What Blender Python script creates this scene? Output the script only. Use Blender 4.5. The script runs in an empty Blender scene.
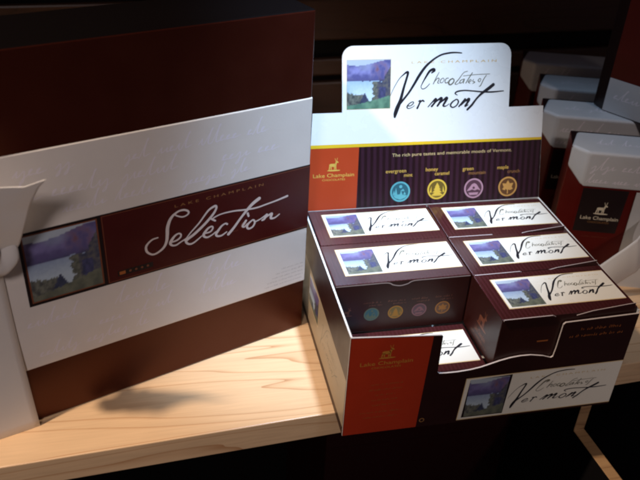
import bpy, bmesh, math, random
from mathutils import Vector, Matrix, noise
random.seed(7)
S = bpy.context.scene
COL = S.collection

# ------------------------------------------------------------------ materials
def mat(name, col, rough=.5, spec=.5, coat=0., bump=0., bscale=400., metal=0., mottle=0., trans=0., sheen=0.):
    m = bpy.data.materials.new(name); m.use_nodes = True
    nt = m.node_tree; b = nt.nodes['Principled BSDF']
    b.inputs['Base Color'].default_value = (*col, 1); b.inputs['Roughness'].default_value = rough
    b.inputs['Specular IOR Level'].default_value = spec; b.inputs['Metallic'].default_value = metal
    b.inputs['Coat Weight'].default_value = coat; b.inputs['Coat Roughness'].default_value = .15
    if sheen: b.inputs['Sheen Weight'].default_value = sheen
    tc = nt.nodes.new('ShaderNodeTexCoord')
    if bump or mottle:
        n = nt.nodes.new('ShaderNodeTexNoise'); n.inputs['Scale'].default_value = bscale; n.inputs['Detail'].default_value = 4
        nt.links.new(tc.outputs['Object'], n.inputs['Vector'])
    if bump:
        bp = nt.nodes.new('ShaderNodeBump'); bp.inputs['Strength'].default_value = bump; bp.inputs['Distance'].default_value = .0006
        nt.links.new(n.outputs['Fac'], bp.inputs['Height']); nt.links.new(bp.outputs['Normal'], b.inputs['Normal'])
    if mottle:
        n2 = nt.nodes.new('ShaderNodeTexNoise'); n2.inputs['Scale'].default_value = 38; n2.inputs['Detail'].default_value = 5
        nt.links.new(tc.outputs['Object'], n2.inputs['Vector'])
        mx = nt.nodes.new('ShaderNodeMix'); mx.data_type = 'RGBA'
        mx.inputs[6].default_value = (*[c*(1-mottle) for c in col], 1); mx.inputs[7].default_value = (*[min(1, c*(1+mottle)) for c in col], 1)
        nt.links.new(n2.outputs['Fac'], mx.inputs[0]); nt.links.new(mx.outputs[2], b.inputs['Base Color'])
        mr = nt.nodes.new('ShaderNodeMapRange'); mr.inputs[3].default_value = max(.02, rough-.08); mr.inputs[4].default_value = rough+.1
        nt.links.new(n2.outputs['Fac'], mr.inputs[0]); nt.links.new(mr.outputs[0], b.inputs['Roughness'])
    if trans:
        t = nt.nodes.new('ShaderNodeBsdfTranslucent'); t.inputs['Color'].default_value = (*col, 1)
        ms = nt.nodes.new('ShaderNodeMixShader'); ms.inputs[0].default_value = trans
        nt.links.new(b.outputs[0], ms.inputs[1]); nt.links.new(t.outputs[0], ms.inputs[2])
        nt.links.new(ms.outputs[0], nt.nodes['Material Output'].inputs[0])
    return m

def stripe_mat(name, c1, c2, period, rough=.35, spec=.5, axis=0):
    m = mat(name, c1, rough, spec, bump=.08, bscale=900)
    nt = m.node_tree; b = nt.nodes['Principled BSDF']; tc = [n for n in nt.nodes if n.type == 'TEX_COORD'][0]
    sp = nt.nodes.new('ShaderNodeSeparateXYZ'); nt.links.new(tc.outputs['Object'], sp.inputs[0])
    mu = nt.nodes.new('ShaderNodeMath'); mu.operation = 'MULTIPLY'; mu.inputs[1].default_value = 2*math.pi/period
    nt.links.new(sp.outputs[axis], mu.inputs[0])
    si = nt.nodes.new('ShaderNodeMath'); si.operation = 'SINE'; nt.links.new(mu.outputs[0], si.inputs[0])
    mr = nt.nodes.new('ShaderNodeMapRange'); mr.inputs[1].default_value = -.35; mr.inputs[2].default_value = .35
    nt.links.new(si.outputs[0], mr.inputs[0])
    mx = nt.nodes.new('ShaderNodeMix'); mx.data_type = 'RGBA'
    mx.inputs[6].default_value = (*c1, 1); mx.inputs[7].default_value = (*c2, 1)
    nt.links.new(mr.outputs[0], mx.inputs[0]); nt.links.new(mx.outputs[2], b.inputs['Base Color'])
    return m

def wood_mat(name, base, dark, gain=1.):
    m = mat(name, base, .34, .5); nt = m.node_tree; b = nt.nodes['Principled BSDF']
    tc = [n for n in nt.nodes if n.type == 'TEX_COORD'][0]
    mp = nt.nodes.new('ShaderNodeMapping'); mp.inputs['Scale'].default_value = (.8, 9, 9); mp.inputs['Rotation'].default_value = (0, 0, math.radians(-3))
    nt.links.new(tc.outputs['Object'], mp.inputs[0])
    # wavering growth rings: noise-warped bands running along the board
    n1 = nt.nodes.new('ShaderNodeTexNoise'); n1.inputs['Scale'].default_value = 1.25; n1.inputs['Detail'].default_value = 2.5; n1.inputs['Roughness'].default_value = .45
    nt.links.new(mp.outputs[0], n1.inputs['Vector'])
    mu = nt.nodes.new('ShaderNodeMath'); mu.operation = 'MULTIPLY'; mu.inputs[1].default_value = 19.
    nt.links.new(n1.outputs['Fac'], mu.inputs[0])
    fr = nt.nodes.new('ShaderNodeMath'); fr.operation = 'FRACT'; nt.links.new(mu.outputs[0], fr.inputs[0])
    cr = nt.nodes.new('ShaderNodeValToRGB'); e = cr.color_ramp.elements
    e[0].position = 0; e[0].color = (*dark, 1); e[1].position = 1; e[1].color = (*[x*.93 for x in base], 1)
    a = e.new(.07); a.color = (*[(x*.65+y*.35) for x, y in zip(base, dark)], 1)
    a = e.new(.2); a.color = (*base, 1)
    a = e.new(.94); a.color = (*[x*.95 for x in base], 1)
    nt.links.new(fr.outputs[0], cr.inputs[0])
    # fine pores
    mp2 = nt.nodes.new('ShaderNodeMapping'); mp2.inputs['Scale'].default_value = (18, 420, 420)
    nt.links.new(tc.outputs['Object'], mp2.inputs[0])
    n2 = nt.nodes.new('ShaderNodeTexNoise'); n2.inputs['Scale'].default_value = 1; n2.inputs['Detail'].default_value = 3
    nt.links.new(mp2.outputs[0], n2.inputs['Vector'])
    mr = nt.nodes.new('ShaderNodeMapRange'); mr.inputs[3].default_value = .86*gain; mr.inputs[4].default_value = 1.1*gain
    nt.links.new(n2.outputs['Fac'], mr.inputs[0])
    n3 = nt.nodes.new('ShaderNodeTexNoise'); n3.inputs['Scale'].default_value = 7; n3.inputs['Detail'].default_value = 3
    nt.links.new(tc.outputs['Object'], n3.inputs['Vector'])
    mr3 = nt.nodes.new('ShaderNodeMapRange'); mr3.inputs[3].default_value = .88; mr3.inputs[4].default_value = 1.12
    nt.links.new(n3.outputs['Fac'], mr3.inputs[0])
    mm = nt.nodes.new('ShaderNodeMath'); mm.operation = 'MULTIPLY'; nt.links.new(mr.outputs[0], mm.inputs[0]); nt.links.new(mr3.outputs[0], mm.inputs[1])
    vm = nt.nodes.new('ShaderNodeVectorMath'); vm.operation = 'SCALE'
    nt.links.new(cr.outputs[0], vm.inputs[0]); nt.links.new(mm.outputs[0], vm.inputs['Scale'])
    nt.links.new(vm.outputs[0], b.inputs['Base Color'])
    bp = nt.nodes.new('ShaderNodeBump'); bp.inputs['Strength'].default_value = .12; bp.inputs['Distance'].default_value = .0005
    nt.links.new(n2.outputs['Fac'], bp.inputs['Height']); nt.links.new(bp.outputs[0], b.inputs['Normal'])
    return m

def attr_mat(name, rough=.35):
    m = mat(name, (1, 1, 1), rough); nt = m.node_tree
    a = nt.nodes.new('ShaderNodeAttribute'); a.attribute_name = 'Col'
    nt.links.new(a.outputs['Color'], nt.nodes['Principled BSDF'].inputs['Base Color'])
    return m

M = {}
M['maple'] = wood_mat('maple', (.73, .49, .285), (.47, .24, .11))
M['maple_shaded'] = wood_mat('maple_in_shade', (.42, .25, .12), (.25, .13, .06))  # maple darkened in colour to stand in for shade below the shelf
M['slat'] = wood_mat('dark_slats', (.10, .046, .026), (.06, .029, .016))
M['lid_shaded'] = mat('lid_top_shade', (.0015, .0007, .0008), .75, .04)  # near-black colour stands in for the unlit look of the box top
M['black'] = mat('black_shade', (.006, .005, .005), .6, .2)  # boards and divider sides blackened to carry the shade of the lower bay
M['brown_box'] = mat('brown_card', (.032, .0050, .0028), .34, .60, bump=.12, bscale=700, mottle=.15)
bn = M['brown_box'].node_tree.nodes['Principled BSDF']; bn.inputs['Specular Tint'].default_value = (1, .40, .22, 1)
M['cream_band'] = mat('pearl_paper', (.72, .67, .63), .42, .5, bump=.10, bscale=500, mottle=.05)
M['band_ink'] = mat('pearl_ink', (.82, .765, .82), .26, .6)
M['label_brown'] = mat('label_brown', (.058, .0058, .0052), .36, .28, mottle=.15)
M['label_black'] = mat('label_black', (.010, .004, .004), .35, .5)
M['gold'] = mat('gold_ink', (.28, .13, .04), .4, .5)
M['dim_gold'] = mat('dull_gold_ink', (.17, .05, .022), .4, .5)
M['white_ink'] = mat('script_silver', (.66, .56, .53), .4)
M['grey_ink'] = mat('grey_ink', (.36, .32, .30), .5)
M['orange_ink'] = mat('orange_ink', (.35, .10, .02), .5)
M['card'] = mat('white_card', (.78, .77, .75), .38, .5, bump=.05, bscale=600, mottle=.03)
M['card_edge'] = mat('card_edge', (.55, .48, .46), .6)
M['lip'] = mat('worn_card_edge', (.46, .38, .38), .5)
M['header_white'] = mat('header_white', (.80, .80, .79), .26, .55, mottle=.02)
M['stripes'] = stripe_mat('striped_brown', (.017, .005, .007), (.034, .0105, .020), .0062, .30)
M['fine_stripes'] = stripe_mat('fine_striped_brown', (.044, .010, .0095), (.058, .0135, .0150), .0036, .15, .9)
M['carton_side'] = mat('carton_brown', (.030, .0058, .0042), .38, .3, mottle=.25)
M['panel_dark'] = mat('panel_dark', (.020, .0042, .0036), .40, .28, mottle=.25)
M['red'] = mat('brick_red', (.40, .031, .008), .38, .3, mottle=.12)
M['red_header'] = mat('header_red', (.43, .050, .013), .34, .45, mottle=.08)
M['yellow'] = mat('yellow_line', (.72, .47, .02), .4)
M['label_cream'] = mat('label_cream', (.80, .768, .69), .28, .5, mottle=.03)
M['label_rim'] = mat('label_rim', (.70, .52, .28), .4)
M['shaded_cream'] = mat('shaded_cream', (.36, .28, .185), .4, .4, mottle=.06)  # label cream with shade and warm bounce mixed into the tan
M['ink'] = mat('black_ink', (.012, .011, .016), .4)
M['ink_grey'] = mat('olive_ink', (.15, .14, .10), .4)
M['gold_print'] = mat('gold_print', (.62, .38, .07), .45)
M['gold_pale'] = mat('pale_gold', (.62, .47, .22), .45)
M['teal_m'] = mat('teal_shaded', (.10, .14, .10), .5, .3); M['yel_m'] = mat('yellow_shaded', (.34, .16, .02), .5, .3); M['pink_m'] = mat('pink_shaded', (.20, .085, .10), .5, .3); M['amber_m'] = mat('amber_shaded', (.32, .13, .025), .5, .3)  # emblem inks for carton fronts, darkened in colour as if in shade
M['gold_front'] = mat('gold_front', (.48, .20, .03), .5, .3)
M['teal'] = mat('teal_print', (.10, .36, .40), .45); M['teal_d'] = mat('teal_dark', (.02, .10, .13), .45)
M['yel'] = mat('yellow_print', (.62, .42, .05), .45); M['yel_d'] = mat('yellow_dark', (.13, .085, .012), .45)
M['pink'] = mat('pink_print', (.40, .22, .28), .45); M['pink_d'] = mat('pink_dark', (.075, .028, .045), .45)
M['amber'] = mat('amber_print', (.52, .27, .07), .45); M['amber_d'] = mat('amber_dark', (.11, .042, .012), .45)
M['tin_red'] = mat('tin_red', (.095, .0055, .0035), .36, .22, mottle=.2)
M['tin_dark'] = mat('tin_dark', (.012, .004, .004), .35)
M['tin_cream'] = mat('pearl_sleeve', (.56, .555, .56), .36, .5, bump=.15, bscale=300, mottle=.06)
M['crest'] = mat('crest_ink', (.75, .66, .50), .5)
M['ribbon'] = mat('satin_ribbon', (.80, .76, .73), .42, .5, bump=.10, bscale=1500, trans=.22, sheen=.3)
M['pic'] = attr_mat('printed_landscape')
M['bag'] = mat('dark_foil', (.012, .002, .003), .22, .5)
M['maroon'] = mat('maroon_card', (.016, .002, .002), .5, .2)

# ------------------------------------------------------------------ mesh helper
class MB:
    """collects polygons of several materials and links them as one mesh object"""
    def __init__(s): s.v = []; s.f = []; s.m = []; s.c = {}; s.mats = []
    def mi(s, k):
        if k not in s.mats: s.mats.append(k)
        return s.mats.index(k)
    def poly(s, pts, k, col=None):
        i = len(s.v); s.v += [Vector(p) for p in pts]; s.f.append(list(range(i, i+len(pts)))); s.m.append(s.mi(k))
        if col is not None: s.c[len(s.f)-1] = col
    def box(s, x0, x1, y0, y1, z0, z1, k, top=None, front=None):
        p = [(x0, y0, z0), (x1, y0, z0), (x1, y1, z0), (x0, y1, z0), (x0, y0, z1), (x1, y0, z1), (x1, y1, z1), (x0, y1, z1)]
        for q, kk in (((3, 2, 1, 0), k), ((4, 5, 6, 7), top or k), ((0, 1, 5, 4), front or k), ((1, 2, 6, 5), k), ((2, 3, 7, 6), k), ((3, 0, 4, 7), k)):
            s.poly([p[j] for j in q], kk)
    def prism(s, mp, pts, o0, o1, k, side=None, back=None):
        """flat outline pts (counter-clockwise seen from the front) given thickness from offset o0 (front) to o1 (back)"""
        n = len(pts)
        s.poly([mp(x, y, o0) for x, y in pts], k)
        s.poly([mp(x, y, o1) for x, y in reversed(pts)], back or side or k)
        for i in range(n):
            a, b = pts[i], pts[(i+1) % n]
            s.poly([mp(*a, o0), mp(*a, o1), mp(*b, o1), mp(*b, o0)], side or k)
    def loft(s, poly0, poly1, k, cap0=None, cap1=None):
        n = len(poly0)
        for i in range(n):
            j = (i+1) % n; s.poly([poly0[i], poly0[j], poly1[j], poly1[i]], k)
        s.poly(list(reversed(poly0)), cap0 or k); s.poly(poly1, cap1 or k)
    def flat(s, mp, pts, off, k): s.poly([mp(x, y, off) for x, y in pts], k)
    def rect(s, mp, x0, x1, y0, y1, off, k): s.flat(mp, [(x0, y0), (x1, y0), (x1, y1), (x0, y1)], off, k)
    def frame(s, mp, x0, x1, y0, y1, w, off, k):
        s.rect(mp, x0, x1, y0, y0+w, off, k); s.rect(mp, x0, x1, y1-w, y1, off, k)
        s.rect(mp, x0, x0+w, y0+w, y1-w, off, k); s.rect(mp, x1-w, x1, y0+w, y1-w, off, k)
    def stroke(s, mp, pts, off, k, sub=6):
        """pen stroke: Catmull-Rom through (x, y, width), laid flat with rounded ends"""
        P = [Vector(p) for p in pts]; P = [P[0]*2-P[1]] + P + [P[-1]*2-P[-2]]
        q = []
        for i in range(1, len(P)-2):
            for j in range(sub):
                t = j/sub; a, b, c, d = P[i-1:i+3]
                q.append(.5*((2*b)+(c-a)*t+(2*a-5*b+4*c-d)*t*t+(3*b-a-3*c+d)*t**3))
        q.append(P[-2]); n = len(q)
        L, R = [], []
        for i, p in enumerate(q):
            d = (q[min(i+1, n-1)]-q[max(i-1, 0)]); d = Vector((d.x, d.y))
            d = d.normalized() if d.length > 1e-9 else Vector((1, 0))
            w = max(p.z, 1e-5)/2; nn = Vector((-d.y, d.x))*w
            o = off + 3e-5*i/n
            L.append(mp(p.x+nn.x, p.y+nn.y, o)); R.append(mp(p.x-nn.x, p.y-nn.y, o))
            if i in (0, n-1):
                sg = -1 if i == 0 else 1; cap = [mp(p.x+math.cos(a)*d.x*sg*w-math.sin(a)*d.y*w, p.y+math.cos(a)*d.y*sg*w+math.sin(a)*d.x*w, o) for a in [math.pi*(h/6-.5) for h in range(7)]]
                s.poly(cap if sg > 0 else cap[::-1], k)
        for i in range(n-1): s.poly([R[i], R[i+1], L[i+1], L[i]], k)
    def disc(s, mp, x, y, r, off, k, r0=0, n=28, ry=None):
        ry = ry or r
        P = [(math.cos(2*math.pi*i/n), math.sin(2*math.pi*i/n)) for i in range(n)]
        if not r0: s.flat(mp, [(x+r*a, y+ry*b) for a, b in P], off, k); return
        for i in range(n):
            a, b = P[i], P[(i+1) % n]; g = r0/r
            s.flat(mp, [(x+r*a[0], y+ry*a[1]), (x+r*b[0], y+ry*b[1]), (x+r*g*b[0], y+ry*g*b[1]), (x+r*g*a[0], y+ry*g*a[1])], off, k)
    def text(s, mp, body, x, y, size, off, k, align='LEFT', spacing=1., width=None, slant=0., bold=0., xs=1.):
        V, F = text_mesh(body, align, spacing, slant, bold)
        if not V: return
        if width:
            w = max(v[0] for v in V)-min(v[0] for v in V); xs = width/(w*size)
        for f in F: s.flat(mp, [(x+V[i][0]*size*xs, y+V[i][1]*size) for i in f], off, k)
    def picture(s, mp, x0, x1, y0, y1, off, style, nx=44, ny=40):
        for j in range(ny):
            for i in range(nx):
                u0, u1, v0, v1 = i/nx, (i+1)/nx, j/ny, (j+1)/ny
                c = [paint(u, 1-v, style) for u, v in ((u0, v0), (u1, v0), (u1, v1), (u0, v1))]
                s.poly([mp(x0+(x1-x0)*u, y0+(y1-y0)*v, off) for u, v in ((u0, v0), (u1, v0), (u1, v1), (u0, v1))], 'pic', c)
    def build(s, name, parent=None, smooth=False, label=None, weld=False):
        o0 = Vector(); q = parent
        while q: o0 += q.location; q = q.parent
        me = bpy.data.meshes.new(name)
        me.from_pydata([v-o0 for v in s.v], [], s.f)
        for k in s.mats: me.materials.append(M[k])
        me.polygons.foreach_set('material_index', s.m)
        if s.c:
            ca = me.color_attributes.new('Col', 'FLOAT_COLOR', 'CORNER')
            for fi, cols in s.c.items():
                for li, c in zip(me.polygons[fi].loop_indices, cols): ca.data[li].color = (*c, 1)
        if weld or smooth:
            bm = bmesh.new(); bm.from_mesh(me); bmesh.ops.remove_doubles(bm, verts=bm.verts, dist=1e-6); bm.to_mesh(me); bm.free()
        if smooth: me.polygons.foreach_set('use_smooth', [True]*len(me.polygons))
        me.update()
        o = bpy.data.objects.new(name, me); COL.objects.link(o)
        if parent: o.parent = parent
        if label: o['label'] = label
        return o

def bevel(o, w, seg=2):
    b = o.modifiers.new('bevel', 'BEVEL'); b.width = w; b.segments = seg; b.limit_method = 'ANGLE'; b.angle_limit = math.radians(40)
    return o

_tc = {}
def text_mesh(body, align, spacing, slant, bold):
    key = (body, align, spacing, slant, bold)
    if key in _tc: return _tc[key]
    cu = bpy.data.curves.new('t', 'FONT'); cu.body = body; cu.size = 1; cu.align_x = align; cu.space_character = spacing
    cu.shear = slant; cu.offset = bold; cu.resolution_u = 3
    ob = bpy.data.objects.new('t', cu); COL.objects.link(ob); bpy.context.view_layer.update()
    dg = bpy.context.evaluated_depsgraph_get(); me = bpy.data.meshes.new_from_object(ob.evaluated_get(dg))
    V = [(v.co.x, v.co.y) for v in me.vertices]
    F = []
    for p in me.polygons:
        f = list(p.vertices)
        if p.normal.z < 0: f.reverse()
        F.append(f)
    bpy.data.objects.remove(ob); bpy.data.curves.remove(cu); bpy.data.meshes.remove(me)
    _tc[key] = (V, F); return V, F

def nz(x, y, k=1., sd=0.): return noise.fractal(Vector((x*k, y*k, sd)), 1., 2., 3)
def lerp(a, b, t): t = max(0, min(1, t)); return tuple(x+(y-x)*t for x, y in zip(a, b))
def paint(u, v, style):
    """the lakeside view printed on every pack: u to the right, v downwards, 0..1"""
    cool_lit = style == 'cool_lit'  # same print; the header's cool light is mixed into this bluer, greener version
    n = nz(u, v, 7, 1); n2 = nz(u, v, 18, 5)
    hazy, hill = (.42, .38, .62), lerp((.16, .07, .30), (.30, .17, .50), .5+n)
    if cool_lit: hill = lerp((.12, .08, .36), (.36, .27, .72), .45+n)
    top = .06+.05*math.sin(u*5)+.10*max(0, .35-u)
    c = (.72, .68, .76) if v < top else hill
    if v >= top:
        c = lerp(c, hazy, max(0, 1-((u-.42)**2+(v-.12)**2*3)/.05)*.7)
        c = lerp(c, (.34, .07, .10), max(0, 1-((u-.76)**2+(v-.24)**2*.6)/.06)*(.42+n*1.3))
        c = lerp(c, (.07, .035, .17), (v-.30)/.13*(.8+n))
    if v > .43+.012*n:
        lake = lerp((.42, .46, .70), (.76, .78, .88), (v-.43)/.25+n2*.25)
        if cool_lit: lake = lerp((.46, .62, .82), (.80, .90, .95), (v-.43)/.25+n2*.25)
        c = lake
    # trees on the right, bushes on the left, the little conifer
    edge = .60+.10*nz(0, v, 9, 3)-(v-.4)*.05
    if v > .44-.30*max(0, u-.8)/.2 and u > edge and v > .42+.10*nz(u, 0, 12, 4) - (.28 if u > .86 else 0):
        t = .5+n2
        c = lerp((.045, .035, .09), (.20, .13, .09), t)
        if u < .70: c = lerp((.10, .085, .03), (.26, .20, .10), t)
        if .74 < u < .9 and v > .55: c = lerp((.03, .02, .10), (.09, .06, .22), t)
    if u < .42 and v > .70+.07*nz(u, 0, 14, 8)-.10*max(0, .25-u):
        c = lerp((.085, .06, .03), (.30, .24, .12), .5+n2*1.1)
    if abs(u-.41) < (v-.66)*.55+.012*n2 and .66 < v < .90: c = lerp((.02, .018, .06), (.06, .05, .13), .5+n2)
    lawn = .93-.20*u**1.3+.015*n2
    if v > lawn:
        c = lerp((.13, .11, .035), (.26, .21, .075), .5+n)
        if cool_lit: c = lerp((.06, .20, .07), (.16, .38, .15), .5+n)
    l = .25*c[0]+.6*c[1]+.15*c[2]; c = lerp(c, (l, l, l), .30)
    c = lerp(c, (.34, .38, .52), .10)
    return tuple(max(.004, x*f) for x, f in zip(c, (.60, .72, .78)))

# ------------------------------------------------------------------ objects helpers
def thing(name, label, cat, loc=(0, 0, 0), group=None):
    o = bpy.data.objects.new(name, None); COL.objects.link(o); o.location = loc; o.empty_display_size = .02
    tag(o, label, cat, group); bpy.context.view_layer.update(); return o
def tag(o, label, cat, group=None):
    o['label'] = label; o['category'] = cat
    if group: o['group'] = group
    return o

def plane_map(P, U, V, N, k=.16):
    # print lies only hundredths of a millimetre proud of the card: offsets are scaled by k
    P, U, V, N = map(Vector, (P, U, V, N)); N = N*k
    return lambda x, y, o=0.: P+U*x+V*y+N*o

SCALE = 1e-4
def scaled(strokes, fx=lambda x, y: (x, y), ws=1.):
    return [[(*fx(x*SCALE, y*SCALE), w*SCALE*ws) for x, y, w in s] for s in strokes]
def draw(mb, mp, strokes, off, k):
    for i, s in enumerate(strokes): mb.stroke(mp, s, off+i*1e-5, k)

DEER = [(.0, .02), (.07, .02), (.13, .30), (.22, .36), (.55, .30), (.62, .02), (.70, .02), (.70, .34), (.76, .62), (.90, .66), (.92, .74), (.78, .84), (.80, 1.05), (.74, .98), (.70, .84), (.60, 1.08), (.60, .86), (.62, .70), (.52, .55), (.20, .60), (.06, .52), (.10, .40), (.04, .25)]
def crest(mb, mp, cx, cy, w, off, k, width_text, lines=True, k2=None):
    """the standing deer over the maker's name"""
    d = w
    # split the outline into simple pieces so that it fills cleanly
    P = lambda q: [(cx+(x-.46)*d, cy+y*d) for x, y in q]
    for q in ([(.06, .36), (.56, .30), (.70, .36), (.62, .60), (.20, .60), (.06, .54)], [(.0, .02), (.07, .02), (.17, .38), (.06, .42)], [(.20, .02), (.26, .02), (.28, .40), (.17, .38)],
              [(.50, .02), (.56, .02), (.60, .36), (.50, .36)], [(.64, .02), (.70, .02), (.71, .40), (.60, .36)], [(.56, .52), (.70, .40), (.78, .70), (.66, .78)],
              [(.64, .70), (.90, .66), (.92, .74), (.76, .86), (.66, .82)], [(.66, .82), (.71, .82), (.60, 1.10), (.56, 1.10)], [(.74, .84), (.78, .84), (.84, 1.12), (.80, 1.12)]):
        mb.flat(mp, P(q), off, k)
    mb.disc(mp, cx, cy-.02*d, .62*d, off, k, ry=.07*d, n=16)
    if lines:
        mb.text(mp, 'Lake Champlain', cx, cy-.62*d, .48*d, off, k, 'CENTER', width=width_text, bold=.006)
        mb.text(mp, 'CHOCOLATES', cx, cy-.95*d, .25*d, off, k2 or k, 'CENTER', width=width_text*.56)

def logo(mb, mp, x, y, w, off, caps=None, ink='ink', ink2='ink_grey', stretch=1., heavy=1.):
    """the two-line handwritten wordmark; (x, y) its lower left, w its width"""
    k = w/.1125
    f = lambda a, b: (x+(a-.0855)*k, y+(b-.0845)*k*stretch)
    draw(mb, mp, scaled(VER, f, k*heavy), off, ink); draw(mb, mp, scaled(CHO, f, k*heavy), off+1e-4, ink2)
    if caps:
        a = f(.1055, .1395)
        mb.text(mp, 'LAKE CHAMPLAIN', a[0], a[1]+.0006*k, .0032*k, off, caps, 'LEFT', spacing=1.5, width=.0885*k)

def squiggle_text(mb, mp, x0, x1, y, h, off, k, sd=0, dens=1.):
    """a line of print too small to read: little strokes of uneven height in word groups"""
    r = random.Random(sd); x = x0
    while x < x1:
        wl = r.randint(2, 8)
        for i in range(wl):
            if x > x1: break
            hh = h*r.choice((.6, .65, .7, 1.))
            w = h*r.uniform(.25, .45)
            if r.random() < .5: mb.rect(mp, x, x+w*.35, y, y+hh, off, k); mb.rect(mp, x, x+w, y+hh*.4, y+hh*.62, off+1e-5, k)
            else: mb.rect(mp, x, x+w, y, y+hh*.3, off, k); mb.rect(mp, x+w*.6, x+w, y+hh*.3, y+hh, off+1e-5, k)
            x += h*.62
        x += h*.6

def scrawl(mb, mp, x0, x1, y, h, off, k, sd, w=.00075):
    """old slanted handwriting printed faintly across a band, kept inside x0..x1"""
    r = random.Random(sd); x = x0
    while x < x1-h*2:
        n = r.randint(3, 8); pts = []; xx = x
        for i in range(n):
            if xx > x1-h*1.6: break
            q = r.random()
            if q > .80:      # ascender with a loop
                a = h*r.uniform(1.2, 1.6); pts += [(xx, y, w), (xx+h*.55, y+a*.6, w*.8), (xx+h*.95, y+a, w), (xx+h*.80, y+a*.9, w*1.3), (xx+h*.40, y+h*.1, w*1.5)]; st = .75
            elif q < .10:    # descender
                pts += [(xx, y+h*.1, w), (xx+h*.45, y+h*.45, w), (xx+h*.25, y-h*.35, w*1.5), (xx-h*.05, y-h*.55, w), (xx+h*.2, y-h*.2, w*.8)]; st = .65
            elif q < .5:     # round letter
                a = h*r.uniform(.38, .5); pts += [(xx, y+h*.05, w), (xx+h*.42, y+a, w), (xx+h*.18, y+a*.8, w*1.3), (xx+h*.12, y+h*.04, w*1.5), (xx+h*.45, y+h*.08, w)]; st = .62
            else:            # short upright
                a = h*r.uniform(.35, .55); pts += [(xx, y+h*.05, w), (xx+h*.40, y+a, w), (xx+h*.34, y+a*.6, w*1.4), (xx+h*.30, y+h*.03, w*1.4)]; st = .50
            xx += h*st
        if len(pts) > 3: mb.stroke(mp, pts+[(xx+h*.25, y+h*.2, w*.6)], off, k, sub=4)
        x = xx+h*.9
SEL=[[(-1291,1656,14),(-1256,1675,16),(-1207,1677,18),(-1171,1659,18),(-1163,1636,16),(-1184,1619,14),(-1220,1615,14),(-1262,1635,13),(-1289,1659,12)],[(-1242,1677,14),(-1269,1668,18),(-1303,1646,23),(-1332,1608,27),(-1353,1548,30),(-1359,1487,29),(-1370,1422,25),(-1397,1372,22),(-1447,1340,18),(-1491,1332,17),(-1524,1351,18),(-1545,1381,20),(-1547,1420,20),(-1529,1448,18),(-1489,1475,15),(-1441,1480,12)],[(-1327,1401,13),(-1282,1406,16),(-1248,1426,17),(-1241,1452,15),(-1262,1467,15),(-1296,1453,20),(-1326,1419,26),(-1338,1392,24),(-1323,1369,18),(-1290,1362,16),(-1250,1378,14),(-1199,1399,11)],[(-1211,1382,11),(-1157,1442,13),(-1074,1516,15),(-991,1608,18),(-939,1636,21),(-916,1635,21),(-917,1606,20),(-953,1556,23),(-1030,1486,25),(-1124,1420,26),(-1176,1393,26),(-1200,1369,22),(-1179,1340,19),(-1145,1334,17),(-1104,1352,15),(-1057,1382,11)],[(-960,1523,19),(-928,1497,17)],[(-1028,1398,13),(-975,1402,16),(-951,1430,16),(-962,1450,16),(-997,1439,20),(-1033,1400,26),(-1037,1375,22),(-1006,1354,17),(-959,1366,14),(-923,1387,12)],[(-816,1431,19),(-833,1442,16),(-869,1427,19),(-905,1388,25),(-923,1361,23),(-911,1338,19),(-871,1333,17),(-823,1355,13)],[(-506,1602,34),(-567,1568,32),(-622,1521,27),(-689,1452,23),(-750,1381,25),(-806,1327,28)],[(-926,1497,15),(-951,1518,14),(-919,1536,13),(-854,1547,13),(-748,1543,15),(-640,1526,16),(-530,1517,16),(-431,1526,15),(-330,1537,16),(-222,1554,21)],[(-618,1484,22),(-609,1453,18)],[(-635,1415,22),(-656,1388,24),(-668,1369,20),(-651,1357,15),(-619,1381,12)],[(-573,1403,16),(-610,1379,20),(-625,1349,22),(-607,1325,19),(-569,1335,19),(-548,1372,19),(-563,1403,16),(-589,1395,13)],[(-542,1379,13),(-498,1390,13),(-442,1415,15),(-427,1421,22),(-452,1384,25),(-473,1375,20)],[(-461,1379,13),(-417,1405,17),(-379,1416,25),(-386,1387,26),(-383,1368,21),(-346,1365,16),(-299,1389,12)]]
VER=[[(846,1081,3),(886,1168,5),(939,1255,6),(985,1298,11),(1013,1317,17),(1027,1313,20),(1017,1268,18),(988,1173,20),(957,1055,26),(927,981,34),(909,929,31),(903,896,20)],[(915,944,14),(937,996,15),(976,1047,17),(1037,1120,17),(1090,1200,20),(1143,1287,23),(1204,1367,20),(1280,1431,15),(1358,1473,14),(1437,1489,14),(1501,1492,12),(1565,1487,9)],[(1029,996,8),(1064,999,8),(1091,1024,9),(1079,1035,8),(1048,1019,9),(1025,990,11),(1038,972,8),(1073,980,6),(1101,998,5)],[(1141,1038,8),(1160,1043,14),(1148,1010,14),(1130,972,16)],[(1139,992,6),(1161,1028,9),(1182,1045,14),(1197,1036,12)],[(1241,982,9),(1279,1023,11),(1318,1055,22),(1311,1026,17),(1278,985,16)],[(1285,997,9),(1335,1041,14),(1375,1062,23),(1368,1034,19),(1337,988,16)],[(1342,998,9),(1392,1039,14),(1431,1063,24),(1421,1032,19),(1397,990,17),(1423,983,9),(1458,1004,6)],[(1534,1046,8),(1493,1023,13),(1472,989,14),(1496,968,11),(1534,985,11),(1554,1021,13),(1536,1046,9),(1509,1038,6)],[(1561,975,13),(1596,1017,13),(1623,1045,17)],[(1581,987,10),(1629,1028,14),(1664,1044,24),(1646,1006,19),(1626,976,16),(1659,988,6)],[(1912,1178,27),(1864,1142,27),(1798,1098,21),(1743,1046,16),(1696,986,19),(1651,942,18)],[(1539,1086,6),(1515,1104,11),(1542,1122,13),(1615,1129,11),(1714,1120,11),(1813,1110,13),(1913,1107,13),(2024,1114,8)]]
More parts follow.
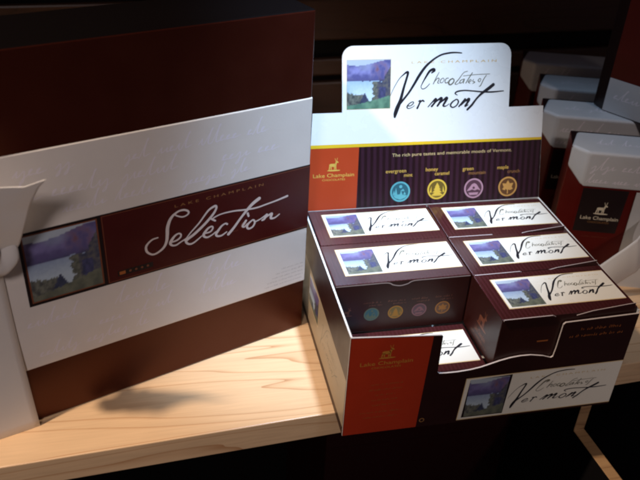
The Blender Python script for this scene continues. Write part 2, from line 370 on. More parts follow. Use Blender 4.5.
CHO=[[(1266,1305,9),(1292,1328,20),(1281,1340,20),(1245,1322,18),(1210,1271,14),(1177,1213,8),(1162,1176,6),(1179,1155,6),(1213,1167,6),(1249,1203,5)],[(1341,1309,6),(1311,1254,8),(1286,1201,8)],[(1293,1215,5),(1327,1252,8),(1345,1247,8),(1330,1212,8),(1346,1204,5)],[(1386,1255,6),(1363,1240,8),(1356,1215,8),(1377,1210,6),(1396,1237,6),(1386,1255,6)],[(1439,1252,8),(1418,1248,8),(1405,1222,9),(1417,1206,8),(1449,1222,6)],[(1483,1248,9),(1455,1232,14),(1443,1205,16),(1463,1188,12),(1494,1212,12),(1496,1238,11),(1475,1246,8)],[(1634,1313,6),(1594,1299,6),(1548,1240,8),(1511,1199,9),(1528,1190,6),(1555,1206,5)],[(1597,1239,6),(1565,1225,8),(1560,1202,9),(1585,1208,6),(1606,1240,8),(1595,1200,8)],[(1685,1297,8),(1646,1238,9),(1623,1201,9)],[(1592,1269,5),(1722,1279,5),(1869,1282,5)],[(1649,1208,6),(1676,1220,6),(1669,1234,6),(1647,1211,8),(1664,1195,6)],[(1701,1233,6),(1692,1217,6),(1716,1207,8),(1694,1194,6)],[(1765,1242,6),(1749,1222,8),(1765,1208,6),(1778,1233,6),(1765,1242,6)],[(1834,1271,6),(1808,1234,8),(1778,1173,8),(1762,1164,5)]]
# ================================================================== camera (the photograph's own viewpoint)
cam_d = bpy.data.cameras.new('camera'); cam = bpy.data.objects.new('camera', cam_d); COL.objects.link(cam); S.camera = cam
pit, yaw, rol = .562144, .235481, .0576545
fw = Vector((math.sin(yaw)*math.cos(pit), math.cos(yaw)*math.cos(pit), -math.sin(pit)))
r0 = Vector((math.cos(yaw), -math.sin(yaw), 0)); u0 = r0.cross(fw)
rt = r0*math.cos(rol)+u0*math.sin(rol); up = u0*math.cos(rol)-r0*math.sin(rol)
cam.matrix_world = Matrix(((rt.x, up.x, -fw.x, -.13099), (rt.y, up.y, -fw.y, -.42632), (rt.z, up.z, -fw.z, .47435), (0, 0, 0, 1)))
cam_d.sensor_width = 36; cam_d.lens = 741.8*36/640; cam_d.clip_end = 100; cam_d.clip_start = .01
cam_d.dof.use_dof = True; cam_d.dof.focus_distance = .66; cam_d.dof.aperture_fstop = 9

# ================================================================== shelf unit
sa = .0615
sh = thing('shelf_unit', 'light maple store shelf with dark slatted back panel under the chocolate boxes', 'shelf', (0, .0264, 0))
sU, sV = Vector((math.cos(sa), math.sin(sa), 0)), Vector((-math.sin(sa), math.cos(sa), 0))
def sm(x, y, z): return Vector((0, .0264, 0))+sU*x+sV*y+Vector((0, 0, z))
def shelf_box(x0, x1, y0, y1, z0, z1, k, name, bw=.0015):
    mb = MB(); p = [sm(x, y, z) for z in (z0, z1) for x, y in ((x0, y0), (x1, y0), (x1, y1), (x0, y1))]
    mb.loft(p[:4], p[4:], k)
    return bevel(mb.build(name, sh, weld=True), bw)
shelf_box(-.9, .95, 0, .60, -.0272, 0, 'maple', 'shelf_board', .0009)
# divider below the shelf: set back at the top, reaching forward lower down
mb = MB()
dx0, dx1 = .2610, .2738
mp = lambda y, z, o: sm(o, y, z)
mb.prism(mp, [(-.30, -.60), (.55, -.60), (.55, -.0285), (.001, -.0285), (.001, -.0842), (-.30, -.0842)], dx0, dx1, 'black', 'maple_shaded', 'black')
bevel(mb.build('divider_panel', sh, weld=True), .001)
shelf_box(-.9, .95, -.29, .60, -.62, -.60, 'black', 'lower_board')
shelf_box(-.9, .95, .601, .62, -.62, .75, 'black', 'back_panel')
for z0 in (-.5, -.38, -.26, -.14, .018, .088, .142, .225, .345, .465, .585):
    z1 = z0+.026 if z0 == .088 else z0+(.06 if z0 in (.018, .142) else .105)
    shelf_box(-.9, .95, .588, .6005, z0, z1, 'slat', 'slat', .003)

# ================================================================== things below the shelf, in the dark
t = thing('dark_carton', 'dark maroon carton in the shadow under the shelf beside the wooden divider', 'carton', (.18, .20, -.59))
mb = MB(); mb.box(.02, .236, .118, .34, -.60, -.115, 'maroon'); bevel(mb.build('body', t, weld=True), .002)
mb = MB(); mb.box(.019, .237, .116, .342, -.150, -.1135, 'maroon'); bevel(mb.build('lid', t, weld=True), .002)
mb = MB()
N1, N2 = 30, 22
G = []
for j in range(N2+1):
    for i in range(N1+1):
        a = 2*math.pi*i/N1; v = j/N2; r = math.sin(math.pi*min(1, v*1.0))**.45 if 0 < v < 1 else 0
        p = Vector((.075*r*math.cos(a), .05*r*math.sin(a), .10*v))
        d = noise.fractal(p*38, .8, 2.1, 5)*.013
        p += Vector((math.cos(a)*d, math.sin(a)*d, d*.6))
        G.append(p+Vector((.165, .02, -.6)))
for j in range(N2):
    for i in range(N1):
        a = j*(N1+1)+i; mb.poly([G[a], G[a+1], G[a+N1+2], G[a+N1+1]], 'bag')
bag = mb.build('foil_bag', None, weld=True)
tag(bag, 'crumpled dark foil bag lying low in the black bay under the shelf', 'bag')

# ================================================================== the tall brown gift box
b = .366
LU, LN = Vector((math.cos(b), math.sin(b), 0)), Vector((math.sin(b), -math.cos(b), 0))
LP = Vector((-.0064, .15, 0))
lm = plane_map(LP, LU, (0, 0, 1), LN, 1.)
lmp = plane_map(LP+LN*.00052, LU, (0, 0, 1), LN)      # printing on the band and label
gb = thing('gift_box', 'tall dark brown gift box with pearl band and brown Selection label', 'gift box', tuple(lm(-.17, 0, -.037)))
UL, DEP, H = -.345, .074, .3169
def lbox(u0, u1, n0, n1, z0, z1, k):
    mb = MB(); mb.loft([lm(u0, z0, n1), lm(u1, z0, n1), lm(u1, z0, n0), lm(u0, z0, n0)], [lm(u0, z1, n1), lm(u1, z1, n1), lm(u1, z1, n0), lm(u0, z1, n0)], k)
    return mb
bx_ = lbox(UL, 0, -DEP, 0, 0, H, 'brown_box'); bx_.m[-1] = bx_.mi('lid_shaded')
bevel(bx_.build('body', gb, weld=True), .0016, 3)
sl = bevel(lbox(UL-.0004, .0005, -DEP-.0004, .0005, .0559, .2440, 'cream_band').build('pearl_band', gb, weld=True), .0012, 2)
mb = MB()
r = random.Random(3)
for y, x0, x1, h, sd in ((.226, -.245, -.19, .009, 1), (.222, -.165, -.03, .009, 2), (.206, -.255, -.10, .010, 3), (.204, -.085, -.015, .010, 4), (.191, -.215, -.135, .009, 9), (.190, -.12, -.05, .008, 10),
                         (.097, -.255, -.205, .009, 5), (.096, -.185, -.115, .011, 6), (.097, -.105, -.055, .011, 7), (.080, -.20, -.13, .008, 8), (.079, -.11, -.05, .009, 11), (.066, -.25, -.15, .008, 12)):
    scrawl(mb, lmp, x0, x1, y, h, .0001, 'band_ink', sd)
mb.build('faint_handwriting', sl)
mb = MB()
for i in range(5):
    squiggle_text(mb, lmp, -.044+[.018, .012, .008, .003, 0][i], -.0025, .0775-i*.0041, .0015, .0001, 'grey_ink', 40+i)
mb.build('small_print', sl)
lab = MB()
lab.prism(lmp, [(-.2502, .1161), (.0006, .1161), (.0006, .1813), (-.2502, .1813)], .0005, -.0005, 'label_black')
lab.rect(lmp, -.1885, .0004, .1172, .1803, .00105, 'label_brown')
lab.rect(lmp, -.2485, -.1905, .1178, .1797, .00105, 'label_black')
lbl = lab.build('brown_label', gb)
mb = MB(); mb.rect(lmp, -.2478, -.1912, .1186, .1792, .0012, 'dim_gold')
mb.picture(lmp, -.2466, -.1924, .1197, .1781, .00135, 'warm_lit', 52, 54); mb.build('landscape_picture', lbl)
mb = MB()
mb.frame(lmp, -.1878, .02, .1180, .1797, .00055, .0012, 'dim_gold') if False else None
mb.rect(lmp, -.1878, .0002, .1792, .17975, .0012, 'dim_gold'); mb.rect(lmp, -.1878, -.18725, .1182, .1792, .0012, 'dim_gold'); mb.rect(lmp, -.1878, .0002, .11765, .1182, .0012, 'dim_gold')
draw(mb, lmp, scaled(SEL), .0013, 'white_ink')
mb.text(lmp, 'LAKE CHAMPLAIN', -.1285, .1718, .0034, .0012, 'gold', spacing=1.6, width=.0815)
squiggle_text(mb, lmp, -.103, -.070, .1335, .0018, .0012, 'dim_gold', 71); squiggle_text(mb, lmp, -.060, -.030, .1390, .0018, .0012, 'dim_gold', 72)
mb.disc(lmp, -.0655, .1375, .0032, .0012, 'dim_gold')
mb.rect(lmp, -.1800, -.1500, .1215, .1265, .0012, 'label_black')
mb.rect(lmp, -.1785, -.1735, .1225, .1255, .0013, 'orange_ink')
for i in range(4): mb.disc(lmp, -.1695+i*.005, .124, .0011, .0013, 'dim_gold', n=10)
mb.build('lettering', lbl)

# ================================================================== ribbon bow on the tall box
rb = thing('ribbon_bow', 'white satin ribbon with fishtail end tied round the tall brown box', 'ribbon', tuple(lm(-.285, 0, .004)))
def sheet(fn, nu, nv, k, name, parent, th=.0005, label=None):
    mb = MB(); P = [[fn(i/nu, j/nv) for i in range(nu+1)] for j in range(nv+1)]
    for j in range(nv):
        for i in range(nu): mb.poly([P[j][i], P[j][i+1], P[j+1][i+1], P[j+1][i]], k)
    o = mb.build(name, parent, smooth=True, label=label)
    s = o.modifiers.new('solid', 'SOLIDIFY'); s.thickness = th; s.offset = 0
    return o
def band(a, v):
    z = .3175*v; u = -.306+.0412*a + .0035*(1-v)**3*a
    return lm(u, z, .0014+.0012*math.sin(v*9+a*2)*a*(1-v)+.004*(1-v)**4)
sheet(band, 8, 40, 'ribbon', 'wrapped_band', rb)
TR = [(-.2560, .1715, .010), (-.2544, .1750, .012), (-.2506, .1837, .016), (-.2465, .2022, .025), (-.2428, .2194, .033), (-.2404, .2310, .040), (-.2376, .2410, .046), (-.2335, .2480, .050)]
def along(L, v):
    x = v*(len(L)-1); i = min(int(x), len(L)-2); return Vector(L[i]).lerp(Vector(L[i+1]), x-i)
def tail(a, v):
    # strip whose ends fork; the right edge sweeps out to a pointed tip
    t = 2*a-1
    Rg = along(TR, v); Lf = Vector((-.2840-.0010*v-.003*v**3, .170+.0760*v, .012+.030*v))
    p = Lf.lerp(Rg, a)
    tip = max(0, (v-.55)/.45)
    p.y -= tip**1.5*(.0060 if t < .55 else .0060-.0060*((t-.55)/.45)**1.0) if t > -.2 else tip**1.5*.0060*max(0, 1-(-.2-t)/.8)
    p.x -= 0
    p.z += -.006*math.sin(math.pi*a)*v + .0035*math.sin(v*5)*(1-a) + .004*tip*max(0, t)
    return lm(p.x, p.y, p.z)
sheet(lambda a, v: tail(a, v), 30, 35, 'ribbon', 'tail', rb)
mb = MB(); P = []
NU, NV = 72, 30
for j in range(NV+1):
    for i in range(NU):
        a = 2*math.pi*i/NU; v = math.pi*j/NV
        rr = 1+.20*math.sin(4*a+3*math.cos(v))*math.sin(v)+.10*math.sin(9*a-2*v)*math.sin(v)+.08*noise.noise(Vector((math.cos(a)*2, math.sin(a)*2, v*2)))
        P.append(lm(-.2725+.0170*math.sin(v)*math.cos(a)*rr, .176+.0165*math.cos(v)*rr, .012+.009*math.sin(v)*math.sin(a)*rr))
for j in range(NV):
    for i in range(NU):
        k2 = (i+1) % NU; mb.poly([P[j*NU+i], P[(j+1)*NU+i], P[(j+1)*NU+k2], P[j*NU+k2]], 'ribbon')
mb.build('knot', rb, smooth=True)
# ================================================================== display tray with header card
W, D, HB = .25, .1908, .1085
ds = thing('display_box', 'open counter display tray with tall white header card reading Chocolates of Vermont', 'display box', (W/2, D/2, 0))
fmt = plane_map((0, 0, 0), (1, 0, 0), (0, 0, 1), (0, -1, 0), 1.)
fm = plane_map((0, -.00111, 0), (1, 0, 0), (0, 0, 1), (0, -1, 0))   # offsets of .0020 and up land just in front of the card
mb = MB(); mb.box(.0016, W-.0016, .0016, D, 0, .0016, 'card'); mb.build('base', ds)
mb = MB(); mb.box(.0016, W-.0016, D, D+.0016, 0, HB, 'card'); mb.build('back_panel', ds)
# side panels, printed outside, white inside and along the cut edge
smap = plane_map((0, 0, 0), (0, -1, 0), (0, 0, 1), (-1, 0, 0))       # x runs towards the viewer
def side_panel(x0, x1, out, inn, name):
    mb = MB(); ys = [0.0, D+.0016]; zf, zb = .1065, .1088
    p = {}
    for xi, x in enumerate((x0, x1)):
        p[xi] = [(x, 0, 0), (x, D+.0016, 0), (x, D+.0016, zb), (x, 0, zf)]
    mb.poly(p[0][::-1], out if x0 == 0 else inn); mb.poly(p[1], inn if x0 == 0 else out)
    for i in range(4):
        j = (i+1) % 4; mb.poly([p[0][i], p[0][j], p[1][j], p[1][i]], 'card')
    return mb.build(name, ds, weld=True)
lp = side_panel(0, .0016, 'panel_dark', 'card', 'side_panel')
mb = MB()
mb.flat(smap, [(-.1890, .008), (-.0012, .008), (-.0012, .0600), (-.1890, .0700)], .0003, 'shaded_cream')
mb.flat(smap, [(-.1520, .0295), (-.1080, .0295), (-.1080, .0630), (-.1520, .0630)], .0005, 'label_rim')
mb.picture(smap, -.1510, -.1090, .0305, .0620, .0006, 'warm_lit', 24, 24)
logo(mb, smap, -.098, .018, .074, .0006, ink='ink_grey', heavy=.5)
mb.build('side_label', lp)
side_panel(W-.0016, W, 'panel_dark', 'card', 'side_panel')
# front panel: high at both ends, swooping low in the middle
prof = [(0, .0), (W, 0), (W, .1036), (.1830, .1014), (.1812, .0995), (.1805, .075), (.1797, .0655), (.1780, .0642), (.1700, .0672), (.1582, .0696), (.1490, .0697), (.1403, .0688), (.1310, .0667), (.1231, .0642), (.1150, .0617), (.1060, .0601), (.095, .0593), (.0850, .0594), (.0785, .0600), (.0768, .0620), (.0762, .1000), (.0745, .1012), (0, .1070)]
fp = MB(); fp.prism(fmt, prof, .0014, 0.0, 'panel_dark', 'card_edge', 'card'); fpo = fp.build('front_panel', ds)
mb = MB()
mb.flat(fm, [(.0004, .0004), (.0652, .0004), (.0682, .1010), (.0004, .1064)], .0020, 'red')
crest(mb, fm, .0315, .0835, .0115, .0022, 'gold_front', .044)
for i in range(7):
    y = .0545-i*.0058; xs = [(.0205, .0475), (.0195, .048), (.025, .042), (.0225, .045), (.0235, .044), (.013, .050), (.017, .046)][i]
    squiggle_text(mb, fm, xs[0], xs[1], y-(i > 4)*.002, .0017, .0022, 'orange_ink', 20+i)
mb.build('red_panel', fpo)
mb = MB()
mb.flat(fm, [(.1020, .0022), (W-.0001, .0022), (W-.0001, .0524), (.1040, .0506)], .0020, 'label_rim')
mb.flat(fm, [(.1027, .0030), (W-.0001, .0030), (W-.0001, .0516), (.1047, .0498)], .0021, 'label_cream')
mb.flat(fm, [(.1060, .0049), (.1445, .0046), (.1462, .0500), (.1080, .0480)], .00215, 'label_black')
mb.picture(fm, .1082, .1440, .0056, .0485, .0022, 'warm_lit')
logo(mb, fm, .1475, .0068, .0900, .0023, 'gold_pale', stretch=.80, heavy=1.0)
mb.build('front_label', fpo)
mb = MB()
mb.disc(fm, .0698, .0078, .0024, .0021, 'gold'); mb.disc(fm, .0698, .0078, .0015, .0022, 'panel_dark'); mb.build('seal', fpo); mb = MB()
squiggle_text(mb, fm, .199, .236, .0915, .0030, .0021, 'orange_ink', 31); squiggle_text(mb, fm, .190, .239, .0845, .0030, .0021, 'orange_ink', 32)
mb.build('small_print', fpo)
# header card, leaning back a little
tt = .2777
HA = ((0, D-.0004, .1088), (1, 0, 0), (0, math.sin(tt), math.cos(tt)), (0, -math.cos(tt), math.sin(tt)))
hm = plane_map(*HA); hmt = plane_map(*HA, 1.)
def arc(cx, cy, r, a0, a1, n=7): return [(cx+r*math.cos(math.radians(a0+(a1-a0)*i/n)), cy+r*math.sin(math.radians(a0+(a1-a0)*i/n))) for i in range(n+1)]
hp = [(.0022, 0), (.2492, 0), (.2468, .0955), (.2092, .0953)]+arc(.1968, .1460, .0115, 0, 90)+arc(.0490, .1458, .0112, 90, 180)+[(.0378, .0953), (.0089, .0953)]
mb = MB(); mb.prism(hmt, hp, 0, -.0016, 'header_white', 'card_edge', 'card')
hc = mb.build('header_card', ds)
mb = MB()
def hx(s): return .0022+.0067*s/.0955+.0001, .2492-.0024*s/.0955-.0001
a, c = hx(.0), hx(.0615)
mb.flat(hm, [(a[0], .0005), (a[1], .0005), (c[1], .0612), (c[0], .0618)], .0002, 'stripes')
d, e = hx(.0612), hx(.0645)
mb.flat(hm, [(c[0], .0618), (c[1], .0612), (e[1], .0638), (e[0], .0652)], .0002, 'yellow')
mb.flat(hm, [(a[0], .0005), (.0520, .0005), (.0547, .0615), (c[0], .0617)], .0004, 'red_header')
crest(mb, hm, .0292, .0400, .0108, .0006, 'gold_print', .041)
mb.text(hm, 'The rich pure tastes and memorable moods of Vermont.', .152, .0505, .0046, .0004, 'gold_pale', 'CENTER', width=.127)
for (x, y, l1, l2, dx) in ((.0975, .0343, 'evergreen', 'mint', .006), (.1366, .0342, 'honey', 'caramel', .001), (.1761, .0330, 'green', 'mountain', .002), (.2136, .0326, 'maple', 'crunch', .003)):
    mb.text(hm, l1, x-.0155 if l1 == 'evergreen' else x-.013, y, .0053, .0004, 'gold_print', bold=.006)
    mb.text(hm, l2, x+.0125, y-.0045, .0050, .0004, 'gold_print' if l2 in ('mint', 'caramel') else 'gold', 'RIGHT', bold=.006)
mb.build('printed_band', hc)
def medallion(mb, mp, x, y, r, off, kind, shaded=False):
    k, kd = {'mint': ('teal', 'teal_d'), 'honey': ('yel', 'yel_d'), 'mountain': ('pink', 'pink_d'), 'maple': ('amber', 'amber_d')}[kind]
    if shaded: k += '_m'
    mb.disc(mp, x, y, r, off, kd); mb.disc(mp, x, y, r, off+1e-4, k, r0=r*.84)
    q = lambda pts, o=2e-4, kk=k: mb.flat(mp, [(x+a*r, y+c_*r) for a, c_ in pts], off+o, kk)
    if kind == 'mint':
        q([(-.7, -.35), (-.1, -.25), (.7, -.40), (.5, -.62), (0, -.78), (-.5, -.62)])
        for cx, h in ((-.42, .75), (-.62, .45), (.10, .4), (.45, .3)):
            q([(cx-.14, -.30), (cx+.14, -.30), (cx, -.30+h)], 3e-4)
        q([(.0, .05), (.45, .05), (.30, .28)], 2e-4); mb.disc(mp, x+.05*r, y+.5*r, .16*r, off+2e-4, k, n=12)
    elif kind == 'honey':
        for yy, w in ((-.6, .62), (-.32, .50), (-.05, .38), (.2, .26)): q([(-w, yy), (w, yy), (0, yy+.46)], 2e-4+yy*5e-5)
        for a in (-.66, .66): q([(a-.1, -.3), (a+.1, -.3), (a*.9, .35)], 2e-4)
        q([(-.6, -.72+.05), (.6, -.72+.05), (.45, -.62), (-.45, -.62)], 2.6e-4)
    elif kind == 'mountain':
        q([(-.72, -.25), (-.45, .1), (-.2, .42), (.05, .52), (.3, .38), (.52, .05), (.74, -.25), (.4, -.12), (.12, -.22), (-.15, -.1), (-.4, -.2)])
        q([(-.52, -.42), (.52, -.42), (.40, -.66), (-.40, -.66)]); mb.disc(mp, x, y+.05*r, .13*r, off+3e-4, kd, n=10)
    else:
        for i in range(5):
            a = math.radians(90+(i-2)*52); L = .74 if i in (1, 2, 3) else .6
            ca, sn = math.cos(a), math.sin(a)
            q([(-.22*sn*-1*.8+.1*ca, -.1+.22*ca*-1*.8+.1*sn), (L*ca*.55-.2*sn, -.1+L*sn*.55+.2*ca), (L*ca, -.1+L*sn), (L*ca*.55+.2*sn, -.1+L*sn*.55-.2*ca)], 2e-4+i*1e-5)
        mb.disc(mp, x, y-.08*r, .26*r, off+2.8e-4, k, n=12); q([(-.05, -.72), (.06, -.72), (.04, -.1), (-.04, -.1)], 2.5e-4)
for x, y, kd in ((.0975, .0148, 'mint'), (.1366, .0152, 'honey'), (.1761, .0140, 'mountain'), (.2136, .0138, 'maple')):
    mb = MB(); medallion(mb, hm, x, y, .0104, .0004, kd); mb.build('medallion', hc, label={'mint': 'round teal evergreen mint emblem', 'honey': 'round yellow honey caramel emblem', 'mountain': 'round pink green mountain emblem', 'maple': 'round amber maple emblem'}[kd])
mb = MB(); mb.rect(hm, .0420, .0857, .0978, .1445, .0002, 'gold_pale'); mb.picture(hm, .0424, .0853, .0982, .1441, .0004, 'cool_lit', 60, 60); mb.build('landscape_picture', hc)
mb = MB(); draw(mb, hm, scaled(VER, ws=1.22), .0003, 'ink'); draw(mb, hm, scaled(CHO[:1], ws=1.3), .0005, 'ink'); draw(mb, hm, scaled(CHO[1:], ws=1.1), .0005, 'ink_grey')
mb.text(hm, 'LAKE CHAMPLAIN', .1055, .1397, .0032, .0002, 'gold_print', spacing=1.5, width=.0870)
mb.build('script_lettering', hc)

# ================================================================== cartons standing in the tray
CW, CD, CH = .1225, .0626, .0535
def carton(x, y, z, rot, label, kind, first=None):
    c = thing('chocolate_carton', label, 'carton', (x, y, z), 'small chocolate cartons packed in the display tray')
    c.rotation_euler.z = rot
    L = lambda p: Vector(p)
    o0 = Vector((x, y, z))
    top = plane_map(o0+Vector((0, 0, CH)), (1, 0, 0), (0, 1, 0), (0, 0, 1))
    fr = plane_map(o0, (1, 0, 0), (0, 0, 1), (0, -1, 0))
    frt = plane_map(o0, (1, 0, 0), (0, 0, 1), (0, -1, 0), 1.)
    lf = plane_map(o0, (0, -1, 0), (0, 0, 1), (-1, 0, 0))
    mb = MB(); mb.box(x, x+CW, y, y+CD, z, z+CH, 'carton_side', top='fine_stripes'); bevel(mb.build('body', c, weld=True), .0007, 2)
    mb = MB()
    x0, y0, w, d = .0118, .0126, .1078, .0420
    mb.rect(top, x0, x0+w, y0, y0+d, .0002, 'label_rim'); mb.rect(top, x0+.0008, x0+w, y0+.0010, y0+d-.0008, .0003, 'label_cream')
    mb.picture(top, x0+.0034, x0+.0345, y0+.0022, y0+d-.0030, .0004, 'warm_lit')
    logo(mb, top, x0+.0375, y0+.0040, .0655, .0004, 'gold_pale', stretch=.98, heavy=1.35)
    mb.build('top_label', c)
    # tuck flap: worn pale edge with a thumb notch or a lifted corner
    mb = MB()
    if kind == 'notch':
        pts = [(.0008, CH-.0012), (.030, CH-.0012), (.046, CH-.0014), (.0515, CH-.0040), (.058, CH-.0054), (.0645, CH-.0040), (.070, CH-.0014), (.086, CH-.0012), (CW-.0008, CH-.0012)]
        mb.stroke(fr, [(a, b_, .0010) for a, b_ in pts], .0006, 'lip')
        mb.build('tuck_flap', c)
    else:
        mb.prism(frt, [(.001, CH-.0012), (.047, CH-.0012), (.044, CH+.0004), (.001, CH+.0004)], .0012, .0002, 'carton_side', 'lip')
        mb.prism(frt, [(.066, CH-.0020), (CW-.004, CH-.0020), (CW-.004, CH+.0052), (.080, CH+.0012)], .0012, .0004, 'carton_side', 'lip')
        mb.build('tuck_flap', c)
    mb = MB()
    if 'front right' in label: mb.rect(fr, .036, .046, .026, .0275, .0003, 'orange_ink')
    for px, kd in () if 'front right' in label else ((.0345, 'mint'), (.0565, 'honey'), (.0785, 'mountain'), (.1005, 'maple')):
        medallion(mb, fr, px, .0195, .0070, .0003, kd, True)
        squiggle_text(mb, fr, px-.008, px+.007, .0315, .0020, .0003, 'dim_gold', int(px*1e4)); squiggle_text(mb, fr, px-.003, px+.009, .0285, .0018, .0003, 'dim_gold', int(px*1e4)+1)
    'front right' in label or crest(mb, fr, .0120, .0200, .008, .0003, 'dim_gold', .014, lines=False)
    mb.build('front_print', c)
    mb = MB()
    crest(mb, lf, -.031, .022, .016, .0003, 'dim_gold', .022)
    squiggle_text(mb, lf, -.048, -.014, .007, .002, .0003, 'dim_gold', 5)
    mb.build('side_print', c)
    return c
def at_rot(c, rot): c.rotation_euler.z = rot; return c
Z1, Z0 = .0553, .0017
carton(.0030, .1278, Z1, .004, 'back left carton at the foot of the header, its label washed out white', 'notch')
carton(.0026, .0648, Z1, .010, 'left carton whose front with four round emblems faces the empty slot', 'notch')
carton(.1258, .1272, Z1, -.010, 'back right carton touching the header under the amber emblem', 'split')
carton(.1262, .0640, Z1, .010, 'middle carton of the right column with carton before and behind it', 'split')
carton(.1262, .0008, Z1, .006, 'front right carton behind the high right end of the tray front', 'split')
carton(.0024, .0016, Z0, 0, 'low carton at the bottom of the empty slot, mostly hidden by red panel', 'split')

# ================================================================== cream topped boxes on the right
TX, TY = Vector((.956, -.2934, 0)), Vector((.2934, .956, 0))
TINS = []
def tin(cx, cy, label, w=.165, top=.16):
    t = thing('sleeved_box', label, 'chocolate box', (cx, cy, 0), 'cream topped chocolate boxes in a row')
    o = Vector((cx, cy, 0))
    P = lambda x, y, z: o+TX*x+TY*y+Vector((0, 0, z))
    body = [(.0004, .0006), (w-.0004, .0006), (w+.0145, .0156), (w+.0083, .0575), (-.0083, .0575), (-.0146, .0156)]
    mb = MB(); mb.loft([P(x, y, 0) for x, y in body], [P(x, y, top-.0016) for x, y in body], 'tin_red', cap1='tin_dark')
    bevel(mb.build('body', t, weld=True), .001)
    sl = [(0, 0, .119), (w, 0, .119), (w+.0152, .0152, .135), (w+.0027, .0525, .150), (-.0027, .0525, .150), (-.0152, .0152, .135)]
    dz = top-.16
    mb = MB(); mb.loft([P(x, y, z+dz) for x, y, z in sl], [P(x, y, top) for x, y, z in sl], 'tin_cream')
    so = bevel(mb.build('sleeve', t, weld=True), .0034, 4)
    mb = MB(); fmap = plane_map(P(0, 0, 0), TX, (0, 0, 1), -TY); fmapt = plane_map(P(0, 0, 0), TX, (0, 0, 1), -TY, 1.); tmap = plane_map(P(0, 0, top), TX, TY, (0, 0, 1))
    scrawl(mb, fmap, .006, .085, top-.019, .009, .0005, 'band_ink', int(cx*1000), .0007); scrawl(mb, fmap, .004, .09, top-.034, .007, .0005, 'band_ink', int(cx*1000)+1, .0007)
    mb.build('faint_handwriting', so)
    mb = MB(); scrawl(mb, tmap, .012, .085, .022, .009, .0005, 'band_ink', int(cx*1000)+2, .0007); mb.build('lid_handwriting', so)
    mb = MB()
    mb.flat(fmap, [(.0035, .0665), (.0490, .0665), (.0510, .1188+dz), (.0035, .1188+dz)], -.0035, 'tin_dark')
    crest(mb, fmap, .0280, .0895, .0125, -.0030, 'crest', .040, k2='gold')
    squiggle_text(mb, fmap, .014, .042, .0600, .0016, -.0030, 'dim_gold', 91)
    mb.build('crest_label', t)
    mb = MB(); mb.prism(fmapt, [(.0592, .0), (.1020, 0), (.1020, .1185+dz), (.0582, .1185+dz)], .0009, -.0002, 'tin_cream'); mb.build('ribbon_band', t)
    return t
tin(.2942, .1886, 'nearest cream topped box whose black crest label stands clear of the tray')
tin(.3070, .2820, 'second cream topped box, directly behind the one with the readable crest')
tin(.3430, .3640, 'third cream topped box back along the row, just its lid showing')
tin(.3625, .4560, 'farthest cream topped box, dimmest of the row against dark back')

# big box resting across the tins
Q = [Vector(p) for p in ((.3663, .3120, 0), (.3672, .2932, 0), (.4420, .1622, 0), (.500, .196, 0), (.435, .335, 0))]
bb = thing('gift_box', 'dark red gift box with cream lower band standing on top of the cream topped boxes', 'gift box', (.42, .25, .1605))
def ring(z, g=0.):
    c = sum(Q, Vector())/len(Q); return [c+(q-c)*(1+g)+Vector((0, 0, z)) for q in Q]
mb = MB(); mb.loft(ring(.1605), ring(.40), 'tin_red'); mb.m[0] = mb.mi('tin_dark'); bevel(mb.build('body', bb, weld=True), .0012)
mb = MB(); A0, A1 = Vector((.3672, .2932, 0)), Vector((.4420, .1622, 0)); du = (A1-A0).normalized(); dn = Vector((du.y, -du.x, 0))
bm_ = plane_map(A0, du, (0, 0, 1), dn, 1.)
mb.prism(bm_, [(.0006, .1612), (.1500, .1612), (.1500, .1992), (.0006, .1992)], .0010, -.0001, 'tin_cream')
scrawl(mb, bm_, .01, .14, .178, .010, .00104, 'band_ink', 77, .0008)
mb.build('cream_band', bb)

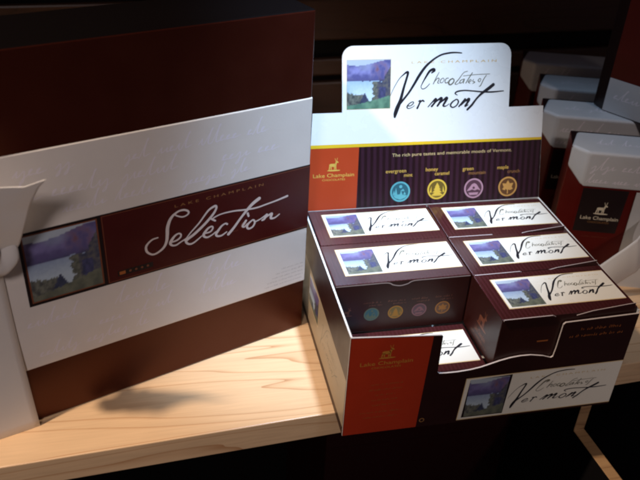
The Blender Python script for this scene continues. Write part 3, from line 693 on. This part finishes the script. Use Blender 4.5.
# ribbon tail tied to the nearest cream topped box
rt_ = thing('ribbon_tail', 'pinkish white ribbon end lying against the nearest cream topped box', 'ribbon', (.33, .15, .0))
RP = [(.3060, .1520, .0330), (.3160, .1490, .0465), (.3260, .1460, .0595), (.3360, .1435, .0705), (.3450, .1425, .0790), (.3530, .1470, .0855), (.3565, .1560, .0890), (.3575, .1680, .0900)]
def rtail(a, v):
    c = along(RP, a); n = Vector((-.293, -.956, 0))
    p = c+Vector((.0085, -.003, -.0405))*v*(1-.25*max(0, a-.6)) + n*(.004*math.sin(math.pi*v)+.0025*math.sin(a*7+v*2)*a) + Vector((.010, 0, -.008))*max(0, a-.6)*(1-v)
    p.z = max(p.z, .0012); return p
sheet(rtail, 40, 12, 'ribbon', 'tail', rt_)

# ================================================================== light: shop spots overhead, plus two added fills
def spot(name, loc, target, power, col, size, blend, rad):
    l = bpy.data.lights.new(name, 'SPOT'); l.energy = power; l.color = col; l.spot_size = math.radians(size); l.spot_blend = blend; l.shadow_soft_size = rad
    o = bpy.data.objects.new(name, l); COL.objects.link(o); o.location = loc
    o.rotation_euler = (Vector(target)-Vector(loc)).to_track_quat('-Z', 'Y').to_euler(); return o
spot('warm_spot', (-.74, -.15, 1.31), (-.04, .05, 0), 76, (1, .80, .62), 35, .9, .032)
spot('cool_spot', (.11, .00, 1.0), (.05, .175, .145), 78, (.54, .74, 1.0), 29, 1., .03)
spot('front_spot', (-.55, -1.2, 1.15), (-.22, .05, .13), 33, (1, .86, .83), 27, .9, .13)
spot('right_fill', (.75, -1.1, .95), (.38, .12, .04), 17, (1, .86, .82), 25, .9, .05)  # added fill, no lamp known here; lifts divider edge and box fronts
spot('back_fill', (-.12, .40, 1.0), (.32, .24, .15), 9, (.50, .72, 1.0), 26, 1., .04)  # added bluish fill for the cream topped boxes, not a known lamp
w = bpy.data.worlds.new('World'); S.world = w; w.use_nodes = True
w.node_tree.nodes['Background'].inputs[0].default_value = (.62, .52, .62, 1); w.node_tree.nodes['Background'].inputs[1].default_value = .045
S.view_settings.view_transform = 'Standard'; S.view_settings.look = 'None'; S.view_settings.gamma = 1; S.view_settings.exposure = 0
S.render.film_transparent = False
S.cycles.pixel_filter_type = 'BLACKMAN_HARRIS'; S.cycles.filter_width = 2.2
